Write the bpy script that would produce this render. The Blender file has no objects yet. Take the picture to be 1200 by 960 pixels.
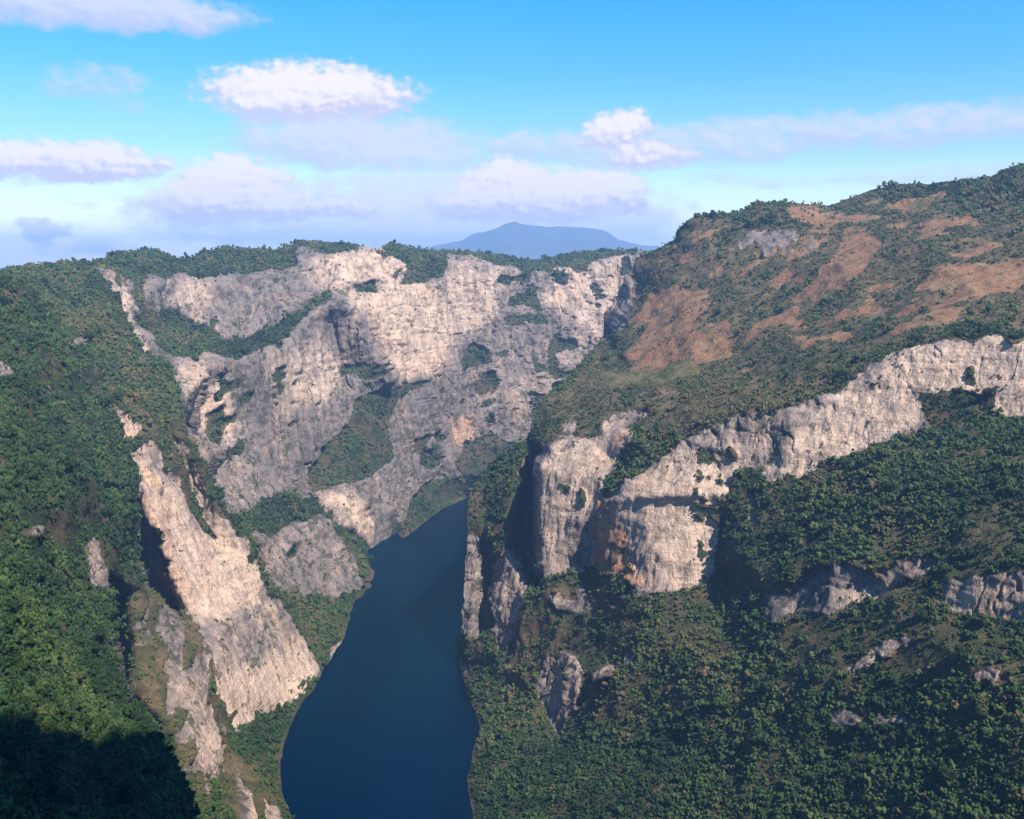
import bpy, math, random
import numpy as np
from mathutils import Vector
from mathutils.geometry import delaunay_2d_cdt
from mathutils.bvhtree import BVHTree

random.seed(7)
rng = np.random.default_rng(11)
R = math.radians
scene = bpy.context.scene
COL = scene.collection

# ------------------------------------------------------------------ camera model
F = 1152.0                 # focal length in photo pixels (1200 x 960)
PITCH = R(8.9)
CH = 600.0                 # lookout above the river
CP, SP = math.cos(PITCH), math.sin(PITCH)

def ray(u, v):
    x = (np.asarray(u, float) - 600) / F
    z = -(np.asarray(v, float) - 480) / F
    return x, CP + z * SP, -SP + z * CP

def ground_y(v, z=0.0):
    x, dy, dz = ray(600, v)
    return float(dy * (z - CH) / dz)

cam_d = bpy.data.cameras.new('camera')
cam = bpy.data.objects.new('camera', cam_d)
COL.objects.link(cam)
cam.location = (0, 0, CH)
cam.rotation_euler = (math.pi / 2 - PITCH, 0, 0)
cam_d.sensor_width = 36
cam_d.sensor_fit = 'HORIZONTAL'
cam_d.lens = 36 * F / 1200
cam_d.clip_start = 1
cam_d.clip_end = 120000
scene.camera = cam

# ------------------------------------------------------------------ noise
def _hash(ix, iy, iz, seed):
    h = (ix.astype(np.uint32) * np.uint32(374761393) + iy.astype(np.uint32) * np.uint32(668265263)
         + iz.astype(np.uint32) * np.uint32(2147483647) + np.uint32(seed * 974711 + 17))
    h = (h ^ (h >> np.uint32(13))) * np.uint32(1274126177)
    h = (h ^ (h >> np.uint32(15))) * np.uint32(2246822519)
    return ((h ^ (h >> np.uint32(16))) & np.uint32(0xFFFFFF)).astype(np.float64) / 0xFFFFFF

def vnoise(x, y, z, seed=0):
    xi, yi, zi = np.floor(x), np.floor(y), np.floor(z)
    fx, fy, fz = x - xi, y - yi, z - zi
    xi, yi, zi = xi.astype(np.int64), yi.astype(np.int64), zi.astype(np.int64)
    fx = fx * fx * fx * (fx * (fx * 6 - 15) + 10); fy = fy * fy * fy * (fy * (fy * 6 - 15) + 10); fz = fz * fz * fz * (fz * (fz * 6 - 15) + 10)
    def c(a, b, d): return _hash(xi + a, yi + b, zi + d, seed)
    l = lambda a, b, t: a + (b - a) * t
    return l(l(l(c(0,0,0), c(1,0,0), fx), l(c(0,1,0), c(1,1,0), fx), fy),
             l(l(c(0,0,1), c(1,0,1), fx), l(c(0,1,1), c(1,1,1), fx), fy), fz) * 2 - 1

def fbm(x, y, z, octv=4, seed=0, ridged=False):
    a, s, t = 1.0, 0.0, 0.0
    for k in range(octv):
        n = vnoise(x * 2 ** k, y * 2 ** k, z * 2 ** k, seed + k)
        if ridged: n = 1 - 2 * np.abs(n)
        s = s + a * n; t += a; a *= 0.5
    return s / t

# ------------------------------------------------------------------ relief from traced landform lines
U0, U1, V0, V1 = -475, 1380, 130, 1130
GW, GH = U1 - U0, V1 - V0

def densify(line, step=9):
    out = []
    for a, b in zip(line[:-1], line[1:]):
        n = max(1, int(math.hypot(a[0] - b[0], a[1] - b[1]) / step))
        for k in range(n):
            t = k / n
            out.append((a[0] + (b[0] - a[0]) * t, a[1] + (b[1] - a[1]) * t, 1 / (1 / a[2] + (1 / b[2] - 1 / a[2]) * t)))
    out.append(line[-1])
    return out

def resolve(line):
    r = []
    for p in line:
        y = p[2]
        if isinstance(y, tuple): y = ground_y(p[1], y[1])
        r.append((p[0], p[1], y))
    return r

Z = lambda z: ('z', z)

def blur(a, r):
    if r <= 0: return a
    k = np.exp(-0.5 * (np.arange(-3 * r, 3 * r + 1) / r) ** 2); k /= k.sum()
    p = 3 * r
    b = np.pad(a, ((p, p), (p, p)), mode='edge')
    o = np.zeros_like(b)
    for i, w in enumerate(k): o += w * np.roll(b, i - p, 0)
    b = o; o = np.zeros_like(b)
    for i, w in enumerate(k): o += w * np.roll(b, i - p, 1)
    return o[p:-p, p:-p]

def depth_raster(lines, r=2):
    pts = []
    for l in lines:
        pts += densify(resolve(l)) if len(l) > 1 else resolve(l)
    P = np.array(pts)
    keep, seen = [], set()
    for i, p in enumerate(P):
        k = (round(p[0] / 3), round(p[1] / 3))
        if k in seen: continue
        seen.add(k); keep.append(i)
    P = P[keep]
    x, dy, dz = ray(P[:, 0], P[:, 1])
    w = dy / P[:, 2]                               # inverse depth along the axis
    vo, eo, fo, ov, oe, of = delaunay_2d_cdt([Vector((p[0], p[1])) for p in P], [], [], 0, 1e-4)
    g = np.full((GH, GW), np.nan)
    wv = [w[o[0]] for o in ov]
    for f in fo:
        a, b, c = (vo[i] for i in f[:3])
        den = (b.y - c.y) * (a.x - c.x) + (c.x - b.x) * (a.y - c.y)
        if abs(den) < 1e-6: continue
        x0, x1 = max(U0, math.floor(min(a.x, b.x, c.x))), min(U1 - 1, math.ceil(max(a.x, b.x, c.x)))
        y0, y1 = max(V0, math.floor(min(a.y, b.y, c.y))), min(V1 - 1, math.ceil(max(a.y, b.y, c.y)))
        if x1 < x0 or y1 < y0: continue
        X, Y = np.meshgrid(np.arange(x0, x1 + 1), np.arange(y0, y1 + 1))
        l1 = ((b.y - c.y) * (X - c.x) + (c.x - b.x) * (Y - c.y)) / den
        l2 = ((c.y - a.y) * (X - c.x) + (a.x - c.x) * (Y - c.y)) / den
        l3 = 1 - l1 - l2
        m = (l1 >= -1e-6) & (l2 >= -1e-6) & (l3 >= -1e-6)
        sub = g[y0 - V0:y1 - V0 + 1, x0 - U0:x1 - U0 + 1]
        sub[m] = (l1 * wv[f[0]] + l2 * wv[f[1]] + l3 * wv[f[2]])[m]
    for _ in range(30):                           # spread outwards past the hull
        bad = np.isnan(g)
        if not bad.any(): break
        p = np.pad(g, 1, constant_values=np.nan)
        st = np.stack([p[:-2, 1:-1], p[2:, 1:-1], p[1:-1, :-2], p[1:-1, 2:]])
        ok = ~np.isnan(st)
        cnt = ok.sum(0)
        s = np.where(ok, st, 0).sum(0)
        fill = bad & (cnt > 0)
        g[fill] = s[fill] / cnt[fill]
    g = np.where(np.isnan(g), np.nanmin(g), g)
    return blur(g, r)

def poly_mask(poly):
    m = np.zeros((GH, GW), bool)
    P = np.array(poly, float)
    x0, x1 = int(max(U0, P[:, 0].min() - 1)), int(min(U1 - 1, P[:, 0].max() + 1))
    y0, y1 = int(max(V0, P[:, 1].min() - 1)), int(min(V1 - 1, P[:, 1].max() + 1))
    X, Y = np.meshgrid(np.arange(x0, x1 + 1) + .01, np.arange(y0, y1 + 1) + .01)
    ins = np.zeros(X.shape, bool)
    n = len(P)
    for i in range(n):
        ax, ay = P[i]; bx, by = P[(i + 1) % n]
        if ay == by: continue
        c = ((ay > Y) != (by > Y)) & (X < (bx - ax) * (Y - ay) / (by - ay) + ax)
        ins ^= c
    m[y0 - V0:y1 - V0 + 1, x0 - U0:x1 - U0 + 1] = ins
    return m

def paint(ops, fields=('rock', 'pale', 'rust', 'grass', 'orange', 'bare')):
    """ops: (field values, polygon): what the ground is made of inside each traced outline"""
    A = {f: np.zeros((GH, GW)) for f in fields}
    for vals, poly in ops:
        m = poly_mask(poly)
        for f, x in vals.items(): A[f][m] = x
    return {f: blur(a, 7 if f == 'pale' else 6 if f == 'bare' else 2) for f, a in A.items()}

def bil(a, u, v):
    x = np.clip(u - U0, 0, GW - 1.001); y = np.clip(v - V0, 0, GH - 1.001)
    xi, yi = x.astype(int), y.astype(int)
    fx, fy = x - xi, y - yi
    return (a[yi, xi] * (1 - fx) + a[yi, xi + 1] * fx) * (1 - fy) + (a[yi + 1, xi] * (1 - fx) + a[yi + 1, xi + 1] * fx) * fy

def resample(line, n):
    P = np.array(line, float)
    d = np.concatenate([[0], np.cumsum(np.hypot(*np.diff(P, axis=0).T))])
    s = np.linspace(0, d[-1], n)
    return np.interp(s, d, P[:, 0]), np.interp(s, d, P[:, 1])

def resample_keyed(line, keys, n):
    """line vertices carry a parameter in keys (0..1)"""
    P = np.array(line, float)
    s = np.linspace(0, 1, n)
    return np.interp(s, keys, P[:, 0]), np.interp(s, keys, P[:, 1])

def unproject(u, v, w):
    x, dy, dz = ray(u, v)
    s = 1 / w
    return np.stack([x * s, dy * s, CH + dz * s], -1)

def grid_normals(P):
    du = np.gradient(P, axis=1); dv = np.gradient(P, axis=0)
    n = np.cross(du, dv)
    n /= np.linalg.norm(n, axis=-1, keepdims=True) + 1e-9
    view = np.array([0, 0, CH]) - P
    flip = (n * view).sum(-1) < 0
    n[flip] *= -1
    return n

def smooth3(P, it=1):
    for _ in range(it):
        Q = P.copy()
        Q[1:-1] = (P[:-2] + 2 * P[1:-1] + P[2:]) / 4
        P = Q.copy()
        P[:, 1:-1] = (Q[:, :-2] + 2 * Q[:, 1:-1] + Q[:, 2:]) / 4
    return P

def mesh_from(name, verts, faces, mat, attrs=None, smooth=True):
    me = bpy.data.meshes.new(name)
    nv, nf = len(verts), len(faces)
    k = faces.shape[1]
    me.vertices.add(nv); me.vertices.foreach_set('co', np.ascontiguousarray(verts, np.float32).ravel())
    me.loops.add(nf * k); me.loops.foreach_set('vertex_index', np.ascontiguousarray(faces, np.int32).ravel())
    me.polygons.add(nf)
    me.polygons.foreach_set('loop_start', np.arange(0, nf * k, k, dtype=np.int32))
    me.polygons.foreach_set('loop_total', np.full(nf, k, np.int32))
    me.update(calc_edges=True)
    me.polygons.foreach_set('use_smooth', np.full(nf, smooth))
    for an, av in (attrs or {}).items():
        a = me.attributes.new(an, 'FLOAT', 'POINT')
        a.data.foreach_set('value', np.ascontiguousarray(av, np.float32).ravel())
    me.materials.append(mat)
    me.validate()
    o = bpy.data.objects.new(name, me)
    COL.objects.link(o)
    return o

def quads(nr, nc):
    i = np.arange(nr * nc).reshape(nr, nc)
    return np.stack([i[:-1, :-1], i[:-1, 1:], i[1:, 1:], i[1:, :-1]], -1).reshape(-1, 4)

# ------------------------------------------------------------------ node helper
class NT:
    def __init__(s, tree):
        s.t = tree; s.n = tree.nodes; s.l = tree.links
    def node(s, typ, **kw):
        n = s.n.new(typ)
        for k, v in kw.items(): setattr(n, k, v)
        return n
    def put(s, sock, val):
        if hasattr(val, 'node'): s.l.new(val, sock)
        elif isinstance(val, (tuple, list)) and len(val) == 3 and sock.type == 'RGBA': sock.default_value = (*val, 1)
        else: sock.default_value = val
    def math(s, op, a, b=0.0, c=None, clamp=False):
        n = s.node('ShaderNodeMath', operation=op, use_clamp=clamp)
        s.put(n.inputs[0], a); s.put(n.inputs[1], b)
        if c is not None: s.put(n.inputs[2], c)
        return n.outputs[0]
    def vmath(s, op, a, b=None, out=0):
        n = s.node('ShaderNodeVectorMath', operation=op)
        s.put(n.inputs[0], a)
        if b is not None: s.put(n.inputs[1], b)
        return n.outputs[out]
    def mix(s, f, a, b, mode='MIX'):
        n = s.node('ShaderNodeMix', data_type='RGBA', blend_type=mode)
        s.put(n.inputs[0], f); s.put(n.inputs[6], a); s.put(n.inputs[7], b)
        return n.outputs[2]
    def attr(s, name):
        return s.node('ShaderNodeAttribute', attribute_name=name).outputs['Fac']
    def ramp(s, x, lo, hi, smooth=True, a=0.0, b=1.0):
        n = s.node('ShaderNodeMapRange', interpolation_type='SMOOTHSTEP' if smooth else 'LINEAR')
        n.clamp = True if hasattr(n, 'clamp') else None
        s.put(n.inputs[0], x); s.put(n.inputs[1], lo); s.put(n.inputs[2], hi); s.put(n.inputs[3], a); s.put(n.inputs[4], b)
        return n.outputs[0]
    def noise(s, vec, scale, detail=4, rough=0.55, out=0, dist=0.0):
        n = s.node('ShaderNodeTexNoise')
        s.put(n.inputs['Vector'], vec); n.inputs['Scale'].default_value = scale
        n.inputs['Detail'].default_value = detail; n.inputs['Roughness'].default_value = rough
        n.inputs['Distortion'].default_value = dist
        return n.outputs[out]

def new_mat(name):
    m = bpy.data.materials.new(name); m.use_nodes = True
    t = NT(m.node_tree)
    b = m.node_tree.nodes['Principled BSDF']
    b.inputs['Specular IOR Level'].default_value = 0.15
    b.inputs['Roughness'].default_value = 0.9
    return m, t, b

# ------------------------------------------------------------------ materials
def terrain_material():
    m, t, b = new_mat('limestone_and_soil')
    pos = t.node('ShaderNodeNewGeometry').outputs['Position']
    rock, pale, rust, grass, orange, bare = (t.attr(k) for k in ('rock', 'pale', 'rust', 'grass', 'orange', 'bare'))
    streakv = t.vmath('MULTIPLY', pos, (1, 1, 0.16))
    bedv = t.vmath('MULTIPLY', pos, (0.25, 0.25, 1.6))
    big = t.noise(pos, 0.011, 4, .6)
    st1 = t.noise(streakv, 0.045, 5, .65)
    st2 = t.noise(streakv, 0.16, 5, .65)
    bed = t.noise(bedv, 0.06, 4, .6)
    fine = t.noise(pos, 0.3, 5, .7)
    # rock: grey-mauve (weathered, also painted for less-lit faces) to fresh cream limestone
    pf = t.math('ADD', pale, t.math('MULTIPLY', t.math('SUBTRACT', st1, .5), 1.6))
    pf = t.math('ADD', pf, t.math('MULTIPLY', t.math('SUBTRACT', big, .5), 1.2))
    pf = t.ramp(pf, 0.1, 0.9)
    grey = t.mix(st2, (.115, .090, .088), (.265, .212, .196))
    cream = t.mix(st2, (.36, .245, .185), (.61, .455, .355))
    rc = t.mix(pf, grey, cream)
    ochre = t.ramp(t.noise(streakv, 0.028, 4, .6), .52, .72)
    rc = t.mix(t.math('MULTIPLY', ochre, .35), rc, (.46, .27, .14))
    rc = t.mix(t.ramp(bed, .60, .74, a=0, b=.5), rc, (.10, .085, .08))
    rc = t.mix(t.ramp(st2, .60, .74, a=0, b=.55), rc, (.085, .075, .075))
    stain = t.noise(t.vmath('MULTIPLY', pos, (1, 1, .07)), .075, 6, .7)
    rc = t.mix(t.ramp(stain, .50, .66, a=0, b=.6), rc, t.mix(big, (.16, .105, .075), (.12, .105, .105)))
    rc = t.mix(t.ramp(stain, .40, .28, a=0, b=.35), rc, (.66, .53, .43))
    of = t.math('MULTIPLY', orange, t.ramp(st1, .3, .6))
    rc = t.mix(of, rc, t.mix(st2, (.42, .13, .03), (.50, .25, .09)))
    lines = t.noise(t.vmath('MULTIPLY', pos, (1, 1, .12)), 0.040, 6, .68)
    ln = t.ramp(t.math('ABSOLUTE', t.math('SUBTRACT', lines, .5)), 0.0, .022, a=.8, b=0)
    rc = t.mix(t.math('MULTIPLY', ln, t.math('SUBTRACT', 1.0, t.math('MULTIPLY', pale, .45))), rc, (.070, .055, .050))
    joint = t.noise(t.vmath('MULTIPLY', pos, (.22, .22, 1)), 0.075, 6, .68)
    ln2 = t.ramp(t.math('ABSOLUTE', t.math('SUBTRACT', joint, .5)), 0.0, .016, a=.6, b=0)
    rc = t.mix(ln2, rc, (.075, .060, .055))
    crack = t.noise(t.vmath('MULTIPLY', pos, (1, 1, .10)), 0.085, 7, .72)
    rc = t.mix(t.math('MULTIPLY', t.ramp(crack, .545, .62, a=0, b=.65), t.math('SUBTRACT', 1.0, t.math('MULTIPLY', pale, .6))), rc, (.078, .064, .062))
    blot = t.noise(pos, .022, 8, .74)
    rc = t.mix(t.ramp(t.math('SUBTRACT', blot, t.math('MULTIPLY', pale, .09)), .46, .58, a=0, b=.62), rc, (.105, .092, .098))
    # scrub clinging to the rock
    sc = t.noise(pos, 0.05, 8, .74)
    scr = t.math('SUBTRACT', sc, t.math('MULTIPLY', pale, .10))
    rc = t.mix(t.ramp(scr, .49, .56, a=0, b=.8), rc, t.mix(st2, (.026, .040, .020), (.060, .055, .034)))
    # soil under the trees
    soil = t.mix(t.ramp(t.noise(pos, .02, 4, .6), .42, .62), (.030, .042, .018), (.075, .055, .032))
    mot = t.noise(pos, .05, 7, .7)
    dryc = t.mix(t.ramp(mot, .40, .60), (.050, .050, .022), t.mix(fine, (.085, .055, .03), (.19, .13, .08)))
    soil = t.mix(t.math('MULTIPLY', bare, 1.0, clamp=True), soil, dryc)
    rusty = t.mix(t.ramp(t.noise(pos, .03, 5, .7), .35, .65), (.185, .080, .044), (.215, .130, .070))
    rusty = t.mix(t.ramp(t.noise(pos, .07, 7, .75), .50, .60, a=0, b=.75), rusty, (.058, .058, .026))
    rusty = t.mix(t.ramp(fine, .55, .7, a=0, b=.6), rusty, (.30, .21, .14))
    grs = t.mix(t.ramp(t.noise(pos, .04, 4, .6), .4, .6), (.060, .070, .022), (.13, .10, .042))
    edge = t.math('SUBTRACT', t.noise(pos, .05, 5, .65), .5)
    col = t.mix(t.ramp(t.math('ADD', rust, t.math('MULTIPLY', edge, .9)), .4, .6), soil, rusty)
    col = t.mix(t.ramp(t.math('ADD', grass, edge), .4, .6), col, grs)
    col = t.mix(t.ramp(t.math('ADD', rock, t.math('MULTIPLY', edge, .8)), .40, .60), col, rc)
    t.put(b.inputs['Base Color'], col)
    bm = t.node('ShaderNodeBump'); bm.inputs['Strength'].default_value = 1.0; bm.inputs['Distance'].default_value = 3.5
    hh = t.math('ADD', t.math('MULTIPLY', st2, 1.3), t.math('ADD', t.math('MULTIPLY', fine, .5), t.math('MULTIPLY', bed, .6)))
    t.put(bm.inputs['Height'], hh)
    t.put(b.inputs['Normal'], bm.outputs[0])
    return m

def foliage_material(name='foliage'):
    m, t, b = new_mat(name)
    tint = t.attr('tint')
    cr = t.node('ShaderNodeValToRGB')
    e = cr.color_ramp.elements
    stops = [(0, (.009, .019, .008)), (.3, (.021, .043, .013)), (.5, (.037, .062, .018)), (.66, (.058, .066, .023)),
             (.80, (.072, .057, .030)), (.92, (.094, .064, .038)), (1.0, (.072, .086, .022))]
    e[0].position, e[0].color = stops[0][0], (*stops[0][1], 1)
    e[1].position, e[1].color = stops[-1][0], (*stops[-1][1], 1)
    for p, c in stops[1:-1]:
        q = e.new(p); q.color = (*c, 1)
    t.put(cr.inputs[0], tint)
    pos = t.node('ShaderNodeNewGeometry').outputs['Position']
    n = t.noise(pos, .9, 3, .6)
    col = t.mix(t.ramp(n, .3, .7, a=0, b=.45), cr.outputs[0], t.mix(1.0, cr.outputs[0], (1.7, 1.6, 1.3), 'MULTIPLY'))
    t.put(b.inputs['Base Color'], col)
    b.inputs['Roughness'].default_value = .75
    return m

def bark_material():
    m, t, b = new_mat('bark')
    pos = t.node('ShaderNodeTexCoord').outputs['Object']
    n = t.noise(t.vmath('MULTIPLY', pos, (4, 4, .8)), 2.0, 4)
    t.put(b.inputs['Base Color'], t.mix(n, (.06, .05, .04), (.20, .17, .14)))
    return m

def water_material():
    m, t, b = new_mat('river_water')
    pos = t.node('ShaderNodeNewGeometry').outputs['Position']
    n = t.noise(pos, .004, 3)
    b.inputs['Specular IOR Level'].default_value = 0
    b.inputs['Roughness'].default_value = 1
    t.put(b.inputs['Base Color'], t.mix(n, (.0, .004, .010), (.0, .005, .013)))
    gl = t.node('ShaderNodeBsdfGlossy')
    gl.inputs['Roughness'].default_value = .22
    gl.inputs['Color'].default_value = (.008, .41, .62, 1)
    bm = t.node('ShaderNodeBump'); bm.inputs['Strength'].default_value = .3; bm.inputs['Distance'].default_value = .5
    t.put(bm.inputs['Height'], t.noise(pos, .2, 4)); t.put(gl.inputs['Normal'], bm.outputs[0])
    mx = t.node('ShaderNodeMixShader')
    fr = t.node('ShaderNodeFresnel'); fr.inputs['IOR'].default_value = 1.33
    wind = t.ramp(t.noise(t.vmath('MULTIPLY', pos, (1, .3, 1)), .012, 5, .6), .35, .7, a=.75, b=1.2)
    t.put(mx.inputs[0], t.math('ADD', t.math('MULTIPLY', t.math('MULTIPLY', fr.outputs[0], 1.05), wind), .02, clamp=True))
    t.l.new(b.outputs[0], mx.inputs[1]); t.l.new(gl.outputs[0], mx.inputs[2])
    t.l.new(mx.outputs[0], m.node_tree.nodes['Material Output'].inputs['Surface'])
    return m

def mountain_material():
    m, t, b = new_mat('forested_mountain')
    pos = t.node('ShaderNodeNewGeometry').outputs['Position']
    n = t.noise(pos, .004, 5, .65)
    c = t.mix(t.ramp(n, .4, .65), (.018, .030, .018), (.050, .055, .034))
    rock = t.attr('rock')
    c = t.mix(t.ramp(t.math('ADD', rock, t.math('SUBTRACT', n, .5)), .4, .7), c, (.45, .38, .34))
    t.put(b.inputs['Base Color'], c)
    return m

M_T = terrain_material(); M_F = foliage_material(); M_B = bark_material(); M_W = water_material(); M_M = mountain_material()

# ------------------------------------------------------------------ LEFT BANK AND BACK WALL of the canyon
skyL = [(-460, 332), (-160, 322), (-60, 316), (0, 313), (40, 309), (75, 304), (118, 301), (132, 297), (150, 295), (168, 293), (185, 294), (200, 298), (222, 300),
        (240, 291), (265, 287), (285, 290), (330, 290), (355, 283), (400, 284), (440, 291), (465, 284), (485, 289),
        (500, 291), (560, 293), (620, 303), (660, 297), (700, 292), (745, 292), (800, 296), (870, 296)]
skyL = [(u, v + (7 if u < 125 else 4)) for u, v in skyL]
skyLd = [1320, 1500, 1620, 1750, 1850, 1900, 2050, 2150, 2200, 2250, 2280, 2300, 2300, 2420, 2450, 2480, 2550, 2600, 2650, 2700, 2780,
         2820, 2850, 2950, 3000, 3050, 3050, 3050, 3050, 3050]
shoreL = [(870, 570), (700, 575), (600, 580), (547, 582), (517, 596), (477, 627), (446, 655), (426, 679), (433, 693), (414, 707), (406, 733),
          (404, 746), (392, 762), (378, 786), (370, 808), (347, 826), (335, 857), (325, 890), (330, 930), (345, 965), (362, 1020), (385, 1130)]
bedL = [(870, 600), (700, 605), (620, 610), (575, 618), (545, 640), (500, 670), (470, 720), (450, 780), (430, 850), (430, 930), (450, 1020), (480, 1130)]
L = []
L.append([(u, v, d) for (u, v), d in zip(skyL, skyLd)])
L.append([(u, v, Z(0)) for u, v in shoreL])
L.append([(u, v, Z(-35)) for u, v in bedL])
L.append([(900, 700, Z(-60)), (700, 800, Z(-60)), (560, 1000, Z(-60)), (600, 1130, Z(-60))])
# rim of the far wall, then its foot and middle ledges
L.append([(118, 316, 1780), (150, 330, 1880), (175, 326, 2000), (230, 328, 2130), (300, 321, 2220), (340, 315, 2260), (357, 296, 2350), (380, 301, 2330),
          (400, 313, 2300), (442, 294, 2380), (462, 306, 2420), (480, 321, 2470), (505, 313, 2520), (526, 305, 2560), (587, 313, 2660),
          (614, 320, 2700), (645, 317, 2720), (683, 315, 2740), (706, 309, 2760), (748, 298, 2760), (860, 300, 2760)])
L.append([(140, 350, 1720), (152, 378, 1660), (168, 410, 1600), (180, 418, 1600)])      # white edge foot
L.append([(182, 392, 1860), (240, 397, 2010), (290, 398, 2060), (340, 366, 2140), (385, 343, 2240)])
L.append([(200, 421, 1690), (235, 421, 1720), (285, 420, 1800), (310, 415, 1880), (350, 381, 2050), (395, 346, 2190), (425, 345, 2290), (500, 335, 2440)])
L.append([(215, 500, 1640), (250, 526, 1640), (280, 522, 1730), (300, 500, 1820), (330, 512, 1900), (385, 470, 2060), (410, 462, 2160)])
L.append([(240, 560, 1580), (270, 585, 1590), (300, 592, 1650)])
L.append([(330, 585, 1850), (350, 548, 1960), (380, 520, 2010), (410, 490, 2110), (440, 462, 2230), (476, 447, 2310), (500, 445, 2350), (535, 432, 2430),
          (600, 440, 2540), (680, 410, 2640), (740, 400, 2680), (860, 420, 2680)])
L.append([(405, 352, 2195), (428, 396, 2185), (456, 438, 2215)])
L.append([(388, 385, 2215), (398, 430, 2205)])
L.append([(440, 398, 2262), (468, 436, 2305)])
L.append([(500, 400, 2380), (560, 380, 2540), (640, 380, 2640)])
L.append([(455, 540, 2180), (470, 500, 2260), (520, 490, 2370), (560, 500, 2420), (620, 500, 2500), (700, 500, 2540), (860, 500, 2540)])
L.append([(478, 575, 2210), (500, 562, 2290), (545, 555, 2370), (600, 545, 2420)])
# mid spur and its buttress
L.append([(362, 583, 1930), (395, 575, 1960), (420, 560, 2040), (455, 540, 2180)])
L.append([(370, 600, 1860), (400, 605, 1930), (430, 615, 1980), (470, 590, 2130)])
L.append([(385, 618, 1840), (400, 630, 1880), (432, 648, 1960), (462, 628, 2080)])
# rounded lower spur
L.append([(285, 600, 1600), (312, 586, 1690), (340, 584, 1740), (362, 597, 1760), (385, 622, 1780), (410, 655, 1780)])
L.append([(292, 622, 1550), (320, 625, 1610), (345, 618, 1680)])
L.append([(308, 665, 1490), (350, 668, 1590), (390, 672, 1690)])
L.append([(312, 690, 1430), (340, 700, 1490), (380, 705, 1600)])
# near-left cliff: left edge, right edge, ledge, lower slab
L.append([(131, 480, 1250), (150, 545, 1230), (172, 595, 1222), (190, 640, 1210), (222, 718, 1190)])
L.append([(206, 488, 1330), (225, 540, 1330), (262, 602, 1335), (290, 650, 1335), (312, 696, 1330)])
L.append([(222, 718, 1190), (260, 714, 1235), (312, 697, 1330)])
L.append([(228, 742, 1160), (262, 735, 1200), (316, 707, 1330), (350, 742, 1375), (374, 790, 1345)])
L.append([(249, 800, 1120), (262, 850, 1112), (271, 857, 1115), (306, 840, 1195), (347, 822, 1262)])
L.append([(178, 530, 1275), (212, 610, 1268), (250, 690, 1255)])
L.append([(192, 505, 1330), (212, 560, 1350), (232, 600, 1345), (252, 640, 1330)])
# veg top of that cliff
L.append([(135, 470, 1300), (170, 455, 1430), (198, 440, 1520), (207, 470, 1420)])
# shaded side of the near-left cliff
L.append([(146, 575, 1440), (158, 622, 1450), (178, 680, 1420), (204, 716, 1330)])
# brown ridge
L.append([(155, 660, 1170), (168, 690, 1130), (192, 722, 1130), (215, 729, 1165)])
L.append([(155, 690, 1060), (158, 740, 1040), (166, 800, 1010), (192, 842, 985), (214, 873, 965), (220, 916, 925), (229, 958, 880), (240, 1040, 800), (260, 1130, 720)])
L.append([(200, 760, 1075), (225, 800, 1060), (250, 860, 1040), (262, 900, 1030), (275, 960, 930), (300, 1060, 820)])
L.append([(127, 690, 1420), (133, 738, 1400), (142, 790, 1360), (155, 834, 1310), (188, 880, 1240), (216, 950, 1100), (226, 1040, 930), (239, 1130, 800)])
# near-left hill: its edge above the gully, then its slope
L.append([(126, 500, 1190), (144, 560, 1080), (150, 612, 960), (128, 655, 890), (121, 680, 850), (127, 737, 770), (136, 790, 690), (149, 832, 620), (182, 880, 540), (212, 960, 450), (222, 1040, 380), (235, 1130, 320)])
L.append([(105, 470, 1250), (110, 560, 980), (95, 640, 830), (85, 720, 700), (90, 800, 560), (100, 880, 450), (120, 960, 370), (130, 1130, 260)])
L.append([(-460, 480, 640), (-160, 480, 760), (0, 480, 840), (50, 440, 1020), (100, 430, 1250), (150, 430, 1450)])
L.append([(-460, 360, 900), (-160, 360, 1050), (0, 333, 1180), (22, 340, 1180), (38, 362, 1160), (55, 400, 1120)])
L.append([(0, 326, 1420), (26, 334, 1420), (44, 358, 1400), (64, 396, 1350), (100, 400, 1420), (140, 400, 1560)])
L.append([(-460, 600, 440), (-160, 600, 540), (0, 600, 610), (60, 600, 720)])
L.append([(-460, 800, 250), (-160, 800, 320), (0, 800, 390), (40, 800, 450)])
L.append([(-460, 960, 170), (-160, 960, 220), (0, 960, 255), (60, 960, 300)])
L.append([(-460, 1130, 120), (-160, 1130, 160), (0, 1130, 185), (60, 1130, 220)])
wL = depth_raster(L, 2)

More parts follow.
